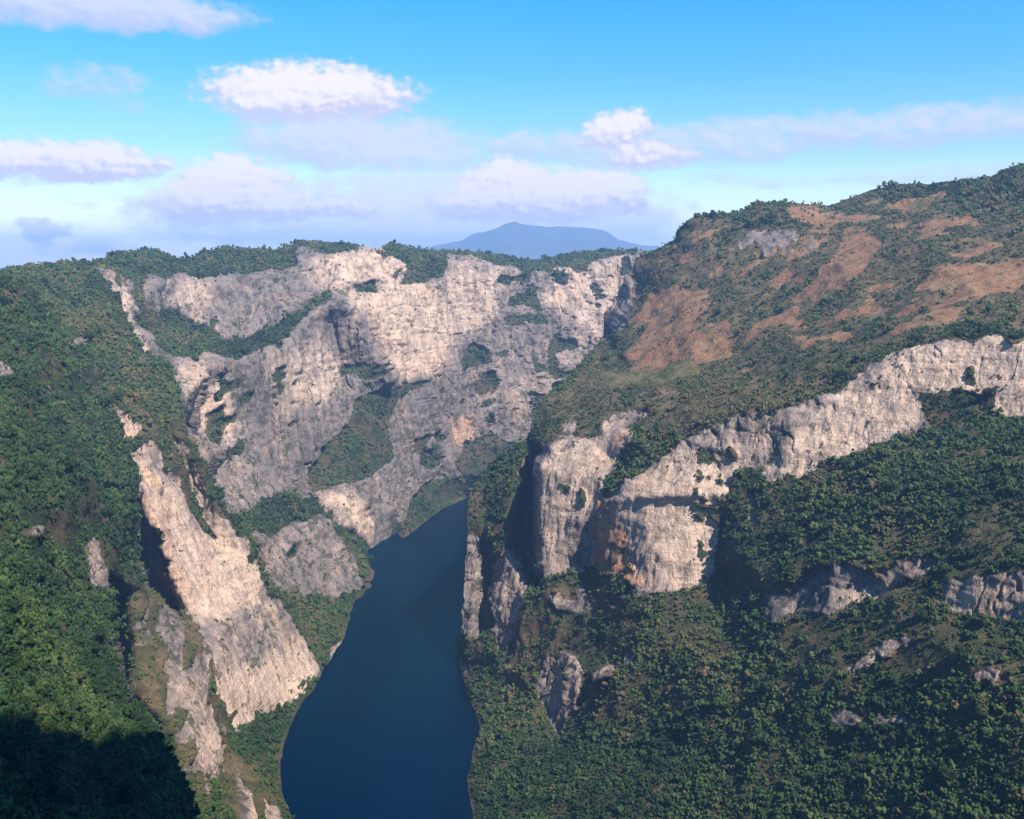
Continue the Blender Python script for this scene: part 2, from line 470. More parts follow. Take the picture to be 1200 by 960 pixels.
RK = dict(rock=1)
VG = dict(rock=0, pale=0, rust=0, bare=0)
PL = dict(pale=1.0, rock=.95)
opsL = [
    (dict(rock=.86, pale=.14), [(115, 315), (160, 330), (200, 322), (230, 328), (300, 320), (340, 315), (357, 294), (380, 300), (400, 312), (442, 292), (460, 305),  # grey base: weathered rock, also stands in for less-lit left-facing planes
      (480, 322), (505, 312), (526, 303), (587, 312), (614, 320), (645, 317), (683, 315), (706, 308), (760, 295), (900, 290), (900, 640),
      (560, 600), (476, 630), (440, 650), (400, 612), (370, 585), (345, 592), (300, 594), (283, 602), (262, 602), (225, 538), (206, 486), (197, 430),
      (170, 415), (150, 390), (128, 345)]),
    (PL, [(115, 315), (135, 318), (150, 350), (165, 400), (178, 418), (160, 420), (140, 375), (128, 345)]),
    (PL, [(405, 350), (445, 340), (495, 330), (510, 380), (500, 430), (475, 447), (460, 440), (440, 400), (425, 370)]),
    (PL, [(385, 303), (442, 290), (478, 318), (450, 332), (400, 337), (380, 348)]),
    (dict(pale=.7), [(526, 303), (590, 315), (580, 360), (540, 400), (520, 425), (505, 430), (512, 350)]),
    (dict(pale=.75), [(645, 317), (706, 306), (748, 297), (738, 345), (710, 395), (680, 405), (665, 360), (640, 370)]),
    (dict(pale=.42, rock=.78), [(560, 440), (600, 400), (680, 400), (690, 425), (640, 480), (620, 500), (560, 470)]),
    (dict(pale=.8), [(308, 420), (345, 395), (372, 400), (395, 440), (385, 470), (350, 470), (330, 510), (320, 480)]),
    (dict(pale=.65), [(200, 425), (240, 420), (255, 470), (272, 505), (285, 515), (228, 530), (213, 500)]),
    (dict(pale=.5), [(175, 328), (230, 325), (260, 340), (240, 360), (190, 355)]),
    (dict(pale=.6), [(355, 296), (385, 303), (375, 345), (360, 345), (340, 330)]),
    (dict(pale=1, orange=.35), [(525, 488), (555, 490), (552, 518), (527, 524)]),
    (PL, [(370, 592), (395, 578), (435, 612), (442, 642), (400, 616)]),
    # vegetated ledges and talus
    (VG, [(157, 373), (185, 365), (230, 380), (265, 402), (287, 398), (320, 387), (350, 364), (380, 345), (395, 345), (355, 380), (310, 415), (285, 420), (235, 422), (200, 422), (175, 407)]),
    (VG, [(350, 560), (380, 520), (410, 490), (412, 465), (450, 452), (480, 446), (500, 446), (465, 470), (450, 500), (455, 540), (430, 560), (395, 572), (360, 575)]),
    (VG, [(472, 612), (476, 580), (500, 563), (540, 557), (552, 580), (520, 600), (480, 635), (446, 665), (425, 655), (398, 635), (382, 618), (400, 622), (438, 647)]),
    (VG, [(528, 545), (538, 516), (580, 510), (602, 520), (600, 545), (575, 572), (545, 568)]),
    (dict(rock=.45), [(478, 515), (500, 498), (525, 510), (520, 545), (490, 550)]),
    (VG, [(535, 412), (550, 402), (570, 410), (568, 432), (540, 436)]),
    (dict(rock=.35), [(595, 352), (632, 352), (640, 380), (600, 386), (588, 372)]),
    (VG, [(478, 322), (526, 303), (520, 325), (490, 334), (470, 334)]),
    (VG, [(408, 332), (440, 330), (438, 346), (415, 344)]),
    (dict(rock=.4), [(610, 318), (622, 316), (625, 350), (600, 352)]),
    (VG, [(283, 600), (310, 583), (340, 581), (362, 597), (345, 617), (310, 632), (285, 620)]),
    (dict(rock=1, pale=.3), [(290, 628), (315, 630), (345, 616), (365, 600), (400, 638), (426, 668), (428, 690), (400, 702), (360, 698), (325, 692), (302, 668)]),
    (dict(rock=1.1, pale=.2), [(205, 484), (228, 538), (264, 602), (292, 598), (302, 560), (252, 520), (216, 492)]),
    # near-left cliff
    (dict(rock=1, pale=.85), [(130, 478), (145, 490), (165, 500), (180, 520), (195, 508), (207, 500), (225, 550), (262, 605), (290, 650), (312, 694), (345, 735), (378, 792), (350, 822),
      (306, 840), (271, 860), (249, 803), (235, 770), (215, 715), (190, 640), (150, 545)]),
    (dict(orange=.22), [(130, 478), (165, 500), (180, 540), (210, 650), (225, 718), (195, 660), (150, 560)]),
    (dict(pale=.3), [(225, 730), (262, 722), (312, 700), (335, 730), (330, 770), (290, 780), (250, 800), (235, 770)]),
    (dict(pale=1), [(250, 805), (300, 790), (345, 740), (378, 792), (350, 822), (306, 840), (268, 858)]),
    (dict(rock=0, pale=.2), [(188, 503), (205, 503), (212, 540), (236, 590), (252, 632), (238, 622), (212, 578), (196, 545)]),
    (VG, [(172, 505), (190, 500), (190, 540), (200, 560), (184, 540)]),
    (dict(rock=.36, pale=.1, bare=1), [(155, 650), (175, 668), (205, 720), (228, 735), (250, 800), (268, 868), (262, 905), (235, 935), (219, 880), (192, 842), (166, 800), (157, 730)]),
    (dict(rock=.50, pale=.3, bare=1), [(165, 790), (185, 745), (225, 742), (245, 800), (266, 860), (262, 905), (235, 935), (215, 870), (190, 840)]),
    (dict(rock=.9, pale=.6), [(195, 800), (225, 790), (250, 850), (258, 890), (235, 905), (222, 860)]),
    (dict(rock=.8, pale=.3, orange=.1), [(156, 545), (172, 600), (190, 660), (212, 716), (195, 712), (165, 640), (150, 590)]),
    (dict(bare=1, rock=.3), [(265, 880), (300, 900), (328, 935), (345, 1000), (300, 1000), (255, 930)]),
    (dict(bare=.9, rock=.6, pale=.8), [(280, 915), (310, 930), (335, 965), (340, 1010), (310, 1000)]),
    (dict(rock=1, pale=.7), [(85, 640), (105, 630), (122, 672), (124, 700), (108, 692)]),
    (dict(rock=1, pale=.6), [(122, 740), (134, 752), (142, 790), (154, 832), (144, 830), (126, 775)]),
    (dict(rock=.9, pale=.6), [(-5, 422), (12, 430), (14, 446), (-5, 450)]),
    (dict(rock=.8, pale=.5), [(85, 400), (108, 392), (100, 412), (84, 414)]),
    (dict(rock=.9, pale=.8), [(103, 458), (118, 468), (132, 482), (120, 478)]),
    (dict(rock=.7, pale=.6), [(34, 620), (48, 618), (46, 632), (36, 632)]),
    (dict(rock=.9, pale=.9), [(383, 758), (404, 746), (402, 762), (384, 778)]),
    (dict(bare=.6), [(150, 640), (175, 665), (210, 730), (185, 770), (160, 740)]),
]
aL = paint(opsL)

# ------------------------------------------------------------------ RIGHT BANK
outR = [(1370, 160), (1260, 190), (1230, 186), (1200, 196), (1185, 198), (1160, 208), (1130, 212), (1090, 219), (1070, 219), (1030, 219), (995, 234), (970, 243), (948, 242),
        (920, 237), (890, 240), (865, 252), (840, 251), (820, 254), (805, 259), (790, 280), (762, 296), (748, 308), (738, 330), (733, 348), (722, 362), (715, 387),
        (702, 404), (677, 434), (655, 455), (640, 472), (628, 495), (621, 512), (595, 529), (569, 561), (551, 580),
        (547, 600), (548, 625), (547, 660), (545, 705), (541, 740), (536, 768), (538, 782), (520, 800), (490, 840), (480, 900), (480, 980), (490, 1060), (500, 1125)]
outRd = [1700, 1700, 1720, 1700, 1720, 1780, 1820, 1880, 1900, 1950, 1980, 1980, 1930, 1930, 1940, 1950, 1930, 1920, 1910, 1950, 1980, 2000, 2000, 1990, 1990, 1980,
         1900, 1740, 1620, 1540, 1510, 1500, 1480, 1460, 1450] + [1445, 1435, 1420, 1395, 1375] + [Z(-4), Z(-2)] + [Z(-35)] * 6
Rr = []
Rr.append([(u, v, d) for (u, v), d in zip(outR, outRd)])
shoreR = [(541, 790), (552, 822), (565, 852), (556, 880), (549, 912), (556, 960), (566, 1030), (590, 1125)]
Rr.append([(u, v, Z(0)) for u, v in shoreR])
# upper cliff rim and foot
Rr.append([(1370, 415, 960), (1200, 406, 1010), (1158, 398, 1040), (1125, 398, 1055), (1087, 407, 1070), (1045, 421, 1085), (1000, 444, 1095), (971, 465, 1100), (925, 482, 1110), (883, 487, 1130),
           (830, 504, 1165), (800, 520, 1180), (770, 543, 1185), (735, 565, 1195), (722, 580, 1205)])
Rr.append([(1370, 495, 930), (1200, 489, 975), (1158, 488, 1000), (1120, 492, 1010), (1092, 503, 1020), (1050, 515, 1030), (1000, 536, 1040), (967, 548, 1050), (933, 566, 1060), (904, 565, 1080), (875, 548, 1110), (862, 560, 1110), (852, 590, 1105),
           (846, 640, 1095), (836, 681, 1085), (790, 692, 1085), (750, 694, 1110), (730, 675, 1140), (716, 650, 1180)])
Rr.append([(840, 545, 1140), (805, 560, 1132), (770, 585, 1135), (745, 610, 1150), (728, 640, 1165)])
Rr.append([(724, 586, 1182), (770, 581, 1134), (842, 578, 1102)])
Rr.append([(724, 594, 1187), (770, 590, 1139), (842, 588, 1108)])
Rr.append([(810, 660, 1090), (770, 650, 1105), (745, 660, 1130)])
# cleft with the rusty stain
Rr.append([(738, 512, 1260), (722, 540, 1280), (711, 565, 1250), (706, 600, 1230), (707, 640, 1214), (710, 664, 1204)])
# left pillar
Rr.append([(634, 542, 1335), (655, 520, 1350), (690, 514, 1330), (725, 505, 1300), (740, 508, 1290)])
Rr.append([(700, 560, 1262), (697, 610, 1250), (695, 664, 1238)])
Rr.append([(634, 545, 1325), (634, 600, 1300), (637, 678, 1270)])
Rr.append([(665, 560, 1285), (668, 610, 1268), (670, 668, 1252)])
# shaded recess left of the pillar, the vegetated ramp ridge before it
Rr.append([(628, 530, 1580), (618, 560, 1640), (608, 610, 1630), (604, 640, 1590), (618, 662, 1480), (629, 680, 1350)])
Rr.append([(630, 560, 1470), (630, 600, 1460), (632, 655, 1370)])
Rr.append([(622, 532, 1440), (610, 560, 1415), (600, 600, 1395), (596, 642, 1370), (606, 668, 1335), (622, 688, 1300)])
Rr.append([(590, 560, 1445), (575, 590, 1440), (570, 620, 1425)])
Rr.append([(640, 490, 1500), (665, 490, 1440), (700, 487, 1400), (760, 478, 1340), (830, 463, 1290), (900, 455, 1230), (960, 440, 1190), (1000, 420, 1180), (1087, 385, 1160), (1200, 380, 1120), (1370, 385, 1040)])
# open slope above
Rr.append([(680, 440, 1660), (720, 435, 1600), (800, 425, 1520), (900, 410, 1400), (1000, 385, 1320), (1100, 360, 1260), (1200, 345, 1220), (1370, 340, 1120)])
Rr.append([(735, 375, 1850), (800, 350, 1740), (900, 335, 1640), (1000, 310, 1530), (1100, 290, 1460), (1200, 275, 1420), (1370, 265, 1330)])
Rr.append([(775, 305, 1900), (830, 290, 1830), (900, 285, 1790), (960, 280, 1760), (1030, 262, 1730), (1100, 245, 1690), (1200, 228, 1610), (1370, 205, 1520)])
Rr.append([(830, 265, 1890), (920, 258, 1850), (966, 262, 1830), (1044, 252, 1800), (1118, 230, 1790)])
# lower right forest slope
Rr.append([(1370, 590, 760), (1200, 570, 830), (1100, 570, 890), (1000, 600, 950), (930, 625, 1000), (870, 640, 1050)])
Rr.append([(1370, 668, 690), (1200, 668, 748), (1150, 674, 768), (1120, 680, 785), (1100, 654, 825), (1060, 658, 850), (1000, 664, 880), (965, 664, 905), (935, 690, 925), (905, 700, 955)])
Rr.append([(1370, 730, 675), (1200, 729, 732), (1150, 728, 755), (1110, 716, 778), (1095, 682, 815), (1060, 692, 835), (1020, 706, 855), (975, 722, 870), (940, 718, 900), (915, 728, 915)])
Rr.append([(860, 690, 1050), (840, 715, 1035), (800, 730, 1040), (740, 725, 1110), (690, 690, 1210), (640, 695, 1245)])
Rr.append([(1370, 810, 600), (1200, 800, 668), (1075, 742, 775), (1020, 762, 800), (990, 785, 810), (900, 790, 880), (800, 800, 970), (740, 790, 1040), (690, 792, 1085)])
Rr.append([(1075, 752, 768), (1030, 775, 786), (1000, 792, 796)])
Rr.append([(640, 768, 1200), (660, 758, 1180), (682, 775, 1130), (730, 765, 1080), (770, 768, 1030)])
Rr.append([(635, 822, 1165), (655, 860, 1105), (682, 832, 1085)])
Rr.append([(612, 700, 1290), (610, 742, 1275), (592, 768, 1285), (575, 790, 1290)])
Rr.append([(584, 645, 1385), (600, 650, 1358), (614, 672, 1320)])
Rr.append([(582, 700, 1345), (582, 745, 1320)])
Rr.append([(572, 640, 1440), (574, 690, 1420), (572, 740, 1385)])
Rr.append([(556, 625, 1432), (556, 690, 1392), (553, 745, 1352), (560, 780, 1322)])
Rr.append([(630, 720, 1250), (628, 765, 1225)])
Rr.append([(1370, 960, 520), (1200, 960, 578), (1000, 960, 700), (900, 960, 765), (800, 960, 825), (700, 960, 880), (640, 960, 925)])
Rr.append([(1370, 1125, 430), (1200, 1125, 470), (1000, 1125, 565), (800, 1125, 660), (680, 1125, 715)])
Rr.append([(600, 880, 1075), (640, 890, 1040), (700, 880, 1000), (800, 880, 910), (900, 880, 820), (1000, 880, 755), (1100, 880, 690), (1200, 880, 622)])
wR = depth_raster(Rr, 2)

opsR = [
    (dict(bare=.8), [(630, 520), (640, 480), (680, 440), (735, 330), (800, 255), (900, 238), (1200, 190), (1380, 160), (1380, 400), (1125, 390), (970, 455), (800, 505), (740, 505)]),
    (dict(bare=.25), [(780, 285), (800, 250), (900, 236), (960, 242), (955, 275), (860, 285)]),
    (dict(bare=.3), [(1000, 240), (1090, 215), (1200, 190), (1380, 160), (1380, 240), (1200, 250), (1130, 255)]),
    (dict(bare=.35), [(540, 600), (640, 690), (850, 690), (1000, 620), (1380, 560), (1380, 780), (1000, 800), (700, 860), (620, 860)]),
    (RK | dict(pale=.85), [(632, 535), (645, 522), (655, 515), (690, 512), (725, 503), (740, 508), (725, 535), (708, 560), (700, 600), (702, 668), (680, 670), (640, 682), (634, 640)]),
    (dict(pale=.2), [(670, 605), (697, 600), (697, 660), (668, 660)]),
    (RK | dict(pale=1.0), [(715, 590), (730, 562), (770, 540), (800, 520), (830, 505), (880, 487), (925, 481), (971, 464), (1000, 443), (1045, 420), (1087, 406), (1125, 397),
      (1158, 397), (1200, 405), (1380, 415), (1380, 495), (1200, 489), (1160, 489), (1165, 468), (1120, 456), (1085, 465), (1080, 490), (1092, 502), (1050, 514),
      (1000, 535), (967, 547), (933, 566), (904, 564), (880, 546), (862, 560), (850, 590), (845, 640), (836, 682), (790, 693), (750, 696), (728, 672), (714, 640)]),
    (dict(pale=.5), [(800, 525), (830, 508), (880, 490), (920, 485), (905, 505), (850, 530), (790, 545), (740, 575)]),
    (dict(pale=.55), [(925, 483), (971, 466), (990, 480), (950, 505), (915, 520), (890, 510)]),
    (dict(pale=.65), [(1000, 445), (1087, 408), (1060, 440), (1010, 470)]),
    (VG, [(722, 545), (745, 530), (775, 535), (760, 552), (735, 566), (722, 585), (708, 580)]),
    (dict(rock=.95, pale=.15), [(905, 520), (925, 505), (930, 540), (905, 545)]),
    (dict(rock=1, orange=1, pale=.5), [(698, 580), (718, 586), (728, 615), (734, 652), (724, 676), (700, 668)]),
    (dict(orange=.8), [(708, 585), (724, 600), (738, 640), (760, 690), (728, 678), (705, 668)]),
    (dict(orange=.4), [(720, 508), (738, 508), (715, 545), (705, 545)]),
    (dict(rock=.52, pale=.6), [(655, 500), (720, 488), (780, 478), (830, 463), (828, 474), (770, 490), (720, 503), (660, 512)]),
    (dict(rock=.5, pale=.5), [(850, 580), (880, 570), (895, 600), (880, 670), (850, 680), (848, 620)]),
    (dict(rock=.9, pale=.4), [(900, 722), (905, 700), (935, 690), (965, 664), (1000, 664), (1040, 668), (1060, 658), (1102, 654), (1096, 680), (1060, 692), (1020, 706), (975, 722), (940, 718), (915, 729)]),
    (dict(pale=.9), [(985, 700), (1020, 690), (1050, 680), (1040, 700), (1000, 716)]),
    (dict(rock=1, pale=.6), [(1100, 702), (1120, 680), (1150, 674), (1200, 670), (1380, 668), (1380, 730), (1200, 729), (1150, 729), (1110, 716)]),
    (dict(rock=.9, pale=.8), [(990, 787), (1020, 760), (1075, 740), (1082, 750), (1040, 770), (1000, 792)]),
    (dict(rock=.6, pale=.6), [(980, 850), (990, 834), (1080, 842), (1070, 853)]),
    (dict(rock=.6, pale=.6), [(1140, 790), (1175, 785), (1175, 800), (1145, 803)]),
    (dict(rock=.9, pale=.6), [(580, 660), (598, 640), (612, 660), (616, 700), (606, 742), (590, 765), (580, 740)]),
    (dict(rock=.8, pale=.3), [(545, 650), (552, 625), (568, 640), (574, 700), (570, 750), (543, 745)]),
    (dict(rock=.75, pale=.5), [(634, 775), (660, 758), (682, 775), (682, 830), (655, 862), (634, 820)]),
    (dict(rock=.55, pale=.6, bare=.6), [(690, 794), (740, 765), (772, 770), (740, 790), (700, 800)]),
    (dict(rock=.45, pale=.5, bare=.9), [(640, 690), (690, 690), (740, 705), (735, 722), (690, 715), (650, 720)]),
    (dict(bare=.7), [(590, 780), (640, 700), (700, 720), (680, 760), (630, 760), (620, 830)]),
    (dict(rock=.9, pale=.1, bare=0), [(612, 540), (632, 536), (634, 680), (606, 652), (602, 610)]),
    (dict(rock=.38, pale=.4), [(858, 292), (880, 272), (960, 276), (955, 296), (900, 305), (866, 316)]),
    (dict(rock=.85, pale=.1), [(735, 330), (746, 312), (748, 345), (735, 385), (722, 395), (718, 370)]),
    (dict(rock=.42, pale=.4), [(920, 300), (975, 280), (970, 290), (925, 312)]),
    (dict(rust=1), [(762, 342), (832, 334), (828, 364), (806, 385), (853, 381), (858, 411), (823, 429), (767, 446), (736, 437), (745, 407), (767, 377), (758, 365)]),
    (dict(grass=1, rust=0), [(704, 437), (740, 432), (812, 427), (825, 436), (767, 452), (715, 450)]),
    (dict(grass=.4), [(800, 395), (830, 380), (850, 380), (840, 400)]),
    (dict(rust=1), [(988, 279), (1035, 277), (1022, 303), (992, 342), (926, 355), (940, 338), (979, 307)]),
    (dict(rust=.9), [(905, 325), (936, 312), (932, 325), (905, 340)]),
    (dict(rust=.9), [(918, 242), (957, 247), (966, 264), (923, 259)]),
    (dict(rust=.6, grass=.2), [(960, 254), (1000, 242), (1118, 228), (1105, 243), (1044, 259), (992, 266), (966, 265)]),
    (dict(rust=1), [(1105, 312), (1200, 307), (1380, 298), (1380, 350), (1200, 338), (1139, 357), (1048, 380), (1056, 372), (1113, 358), (1131, 338), (1070, 344), (1074, 330)]),
    (dict(rust=.55), [(901, 372), (957, 366), (983, 381), (957, 396), (910, 387)]),
    (dict(rust=.6), [(1079, 268), (1131, 253), (1157, 264), (1113, 288), (1085, 285)]),
    (dict(rust=.5), [(740, 390), (790, 325), (810, 330), (780, 370)]),
    (dict(bare=.5), [(930, 400), (1060, 385), (1040, 400), (960, 420)]),
]
opsR.insert(3, (dict(rust=.24), [(745, 330), (800, 275), (1000, 245), (1380, 200), (1380, 385), (1125, 375), (970, 430), (800, 470), (720, 450)]))
opsR.append((dict(rock=.9, pale=.9), [(535, 762), (545, 770), (548, 795), (540, 800)]))
aR = paint(opsR)

# ------------------------------------------------------------------ build one bank
def build_bank(name, wgrid, attrs, startc, endc, nr, nc, pw, back):
    us, vs = startc; ue, ve = endc
    t = (np.linspace(0, 1, nr) ** pw)[:, None]
    u = us[None] * (1 - t) + ue[None] * t
    v = vs[None] * (1 - t) + ve[None] * t
    w = bil(wgrid, u, v)
    P = unproject(u, v, w)
    # outlines of the ground cover wander with the terrain
    wob = 6.5
    uu = u + wob * fbm(u / 22, v / 22, u * 0, 4, 5); vv = v + wob * fbm(u / 22, v / 22, u * 0, 4, 9)
    A = {k: bil(a, uu, vv) for k, a in attrs.items()}
    N = grid_normals(smooth3(P, 3))
    x, y, z = P[..., 0], P[..., 1], P[..., 2]
    dd = np.clip(np.sqrt(x * x + y * y) / 1200, .6, 2.2)
    br = (fbm(x / (34 * dd), y / (34 * dd), z / (11 * dd), 5, 211) * .75 + fbm(x / (13 * dd), y / (13 * dd), z / (60 * dd), 4, 223) * .45
          + fbm(x / 130, y / 130, z / 90, 3, 227) * .45)
    br = np.where(A['rock'] < .12, br * np.clip(A['rock'] * 6, 0, 1), br)
    sm = lambda q: q * q * (3 - 2 * q)
    A['rock'] = sm(np.clip((A['rock'] + br * .95 - .36) / .28, 0, 1))
    pn = fbm(x / (60 * dd), y / (60 * dd), z / (110 * dd), 4, 231)
    A['pale'] = np.clip(A['pale'] + .40 * pn, 0, 1.1)
    on = fbm(x / 40, y / 40, z / 40, 4, 241)
    for k in ('rust', 'grass'):
        A[k] = sm(np.clip((A[k] + on * .9 * (A[k] > .02) - .34) / .32, 0, 1))
    A['bare'] = np.clip(A['bare'] + .6 * on * (A['bare'] > .05), 0, 1)
    rk = np.clip(A['rock'] * 1.3, 0, 1)
    dist = np.sqrt(x * x + y * y)
    lod = np.clip(dist / 1000, .5, 2.2)
    # buttresses and chimneys: noise stretched along the fall line; ledges along bedding
    n1 = fbm(x / 48, y / 48, z / 330, 3, 21, True) * 19
    n2 = fbm(x / 15, y / 15, z / 150, 3, 31, True) * 6.5
    n3 = fbm(x / 120, y / 120, z / 15, 3, 41) * 3.6
    n4 = fbm(x / 7, y / 7, z / 10, 3, 51) * 1.6
    nearp = np.clip(A['pale'], 0, 1) * np.clip((1650 - dist) / 200, 0, 1)        # the near cliffs are sheer, smooth faces
    far = np.clip((dist - 1500) / 300, 0, 1)
    n0 = fbm(x / 150, y / 150, z / 520, 3, 19, True) * 17 * far
    rock_d = (n1 + n2) * (0.22 + .32 * lod) * (1 - .68 * nearp) + (n3 * (1 - .5 * far) + n4) * (1 - .35 * nearp) + n0
    veg_d = fbm(x / 110, y / 110, z / 110, 3, 61, True) * 15 + fbm(x / 45, y / 45, z / 45, 4, 62) * 7 + fbm(x / 16, y / 16, z / 16, 2, 63) * 2.5
    cr = np.abs(fbm(x / 34, y / 34, z / 260, 4, 71)); bd = np.abs(fbm(x / 150, y / 150, z / 26, 4, 73))
    rock_d = rock_d - (np.clip(1 - cr / .045, 0, 1) * 7 + np.clip(1 - bd / .05, 0, 1) * 3.0) * (.5 + .4 * lod) * (1 - .72 * nearp)
    veg_d = veg_d * np.clip(dist / 1300, .18, 1)
    disp = rk * rock_d + (1 - rk) * veg_d
    near = np.clip((z + 5) / 60, .15, 1) * np.clip(dist / 500, .4, 1)
    Nh = N.copy(); Nh[..., 2] *= 0.55
    P = P + Nh * (disp * near)[..., None]
    # far side: ground runs on behind the skyline
    rows = [P]
    rad = P[0, :, :2] / np.linalg.norm(P[0, :, :2], axis=1, keepdims=True)
    top = []
    for k in range(back.shape[0]):
        q = P[0].copy()
        q[:, :2] += rad * back[k][:, 0:1]
        q[:, 2] += back[k][:, 1] + fbm(q[:, 0] / 90, q[:, 1] / 90, q[:, 0] * 0, 3, 77) * (4 if k else 1)
        top.append(q)
    full = np.concatenate([np.stack(top[::-1]), P], 0)
    nb = len(top)
    at = {}
    for k, a in A.items():
        at[k] = np.concatenate([np.repeat(a[:1] * (0.6 if k == 'rock' else 0), nb, 0), a], 0)
    o = mesh_from(name, full.reshape(-1, 3), quads(nr + nb, nc), M_T, {k: a.ravel() for k, a in at.items()})
    o['kind'] = 'structure'
    return o, full, at, nb

# left: columns drop from the skyline to the foot line
skl = [(p[0], p[1]) for p in skyL]
endL = [(-460, 1125), (-160, 1125), (0, 1125), (150, 1125), (300, 1125), (430, 1125), (470, 960), (510, 780), (545, 690), (600, 640), (700, 620), (870, 620)]
keysS = np.linspace(0, 1, 900)
NL = 1160
su, sv = resample(skl, NL)
eu_key = [0] + [.2256 + .7744 * k for k in (0, .13, .24, .34, .44, .52, .585, .63, .70, .82, 1)]
eu, ev = resample_keyed(endL, eu_key, NL)
nbk = 6
bk = np.zeros((nbk, NL, 2))
for k, (o_, d_) in enumerate([(15, -1), (60, -6), (160, -25), (400, -50), (1200, -80), (5000, -110)]):
    bk[k, :, 0] = o_; bk[k, :, 1] = d_
left_bank, PLf, ALf, nbL = build_bank('canyon_wall_left', wL, aL, (su, sv), (eu, ev), 420, NL, 1.0, bk)

# right: columns run from the outline (skyline, canyon rim, river bed) to the right and bottom edge
NR = 860
pu, pv = resample(outR, NR)
dR = np.concatenate([[0], np.cumsum(np.hypot(*np.diff(np.array(outR, float), axis=0).T))]); dR /= dR[-1]
def keyat(pt):
    i = [k for k, p in enumerate(outR) if p == pt][0]; return dR[i]
endR = [(1370, 470), (1370, 640), (1370, 800), (1370, 900), (1370, 1125), (1100, 1125), (900, 1125), (700, 1125), (600, 1125), (560, 1125)]
keR = [0, keyat((1030, 219)), keyat((865, 252)), keyat((805, 259)), keyat((715, 387)), keyat((640, 472)), keyat((569, 561)), keyat((545, 705)), keyat((490, 840)), 1]
qu, qv = resample_keyed(endR, keR, NR)
bkR = np.zeros((5, NR, 2))
s = np.linspace(0, 1, NR)
k_sky, k_rim, k_riv = keyat((790, 280)), keyat((748, 308)), keyat((536, 768))
steep = np.clip((s - k_sky) / (k_rim - k_sky), 0, 1)
riv = np.clip((s - k_riv + .01) / .02, 0, 1)
gent = [(15, -1), (60, -12), (200, -60), (600, -160), (2500, -320)]
cliff = [(8, -10), (25, -60), (60, -180), (110, -330), (170, -520)]
for k in range(5):
    for j in range(2):
        bkR[k, :, j] = gent[k][j] * (1 - steep) + cliff[k][j] * steep
        bkR[k, :, j] *= (1 - riv)
        if j == 1: bkR[k, :, 1] -= riv * (k + 1) * 2
right_bank, PRf, ARf, nbR = build_bank('canyon_wall_right', wR, aR, (pu, pv), (qu, qv), 480, NR, 1.0, bkR)

# ------------------------------------------------------------------ river, plateau, far mountain, unseen shade hill
def sheet(name, x0, x1, y0, y1, nx, ny, zf, mat, attrs=None):
    X, Y = np.meshgrid(np.linspace(x0, x1, nx), np.linspace(y0, y1, ny))
    P = np.stack([X, Y, zf(X, Y)], -1)
    o = mesh_from(name, P.reshape(-1, 3), quads(ny, nx), mat, {k: f(X, Y, P[..., 2]).ravel() for k, f in (attrs or {}).items()})
    o['kind'] = 'structure'
    return o

sheet('river', -700, 1500, 300, 3200, 30, 40, lambda X, Y: X * 0, M_W)
ZERO = {k: (lambda X, Y, Zz: X * 0) for k in ('rock', 'pale', 'rust', 'grass', 'orange', 'bare')}
def plateau_z(X, Y):
    return 175 + fbm(X / 900, Y / 900, X * 0, 4, 91) * 45
sheet('plateau', -22000, 22000, 3600, 26000, 200, 120, plateau_z, M_M, {'rock': lambda X, Y, Zz: X * 0})

def mountain_z(X, Y):
    X, Y = X / 1.55, Y / 1.55
    # long shoulder to the left, peak, flat crest stepping down to the right
    prof_x = np.array([-3500, -1400, -900, -300, 100, 300, 420, 700, 1100, 1350, 1500, 1800, 2600, 5000]) - 290.
    prof_h = np.array([0, 20, 70, 190, 340, 432, 400, 350, 325, 300, 190, 120, 60, 0])
    h = np.interp(X, prof_x, prof_h)
    dy = (Y - 12000) / 2300
    env = np.clip(1 - dy * dy, 0, 1) ** 1.1
    rough = fbm(X / 900, Y / 900, X * 0, 6, 95, True) * 85 * np.clip(h / 100, 0, 1)
    z0 = 560 + h * env + rough * env * .8
    z0 = 600 + 1.55 * (z0 - 600)
    return z0 - 430 * (1 - np.clip(h / 70, 0, 1) * np.clip(env * 3, 0, 1))
sheet('mountain', -7000, 9000, 14900, 22600, 320, 170, mountain_z, M_M,
      {'rock': lambda X, Y, Zz: np.exp(-((Zz - 740) / 60) ** 2) * (X > -400) * (X < 2200) * .30})

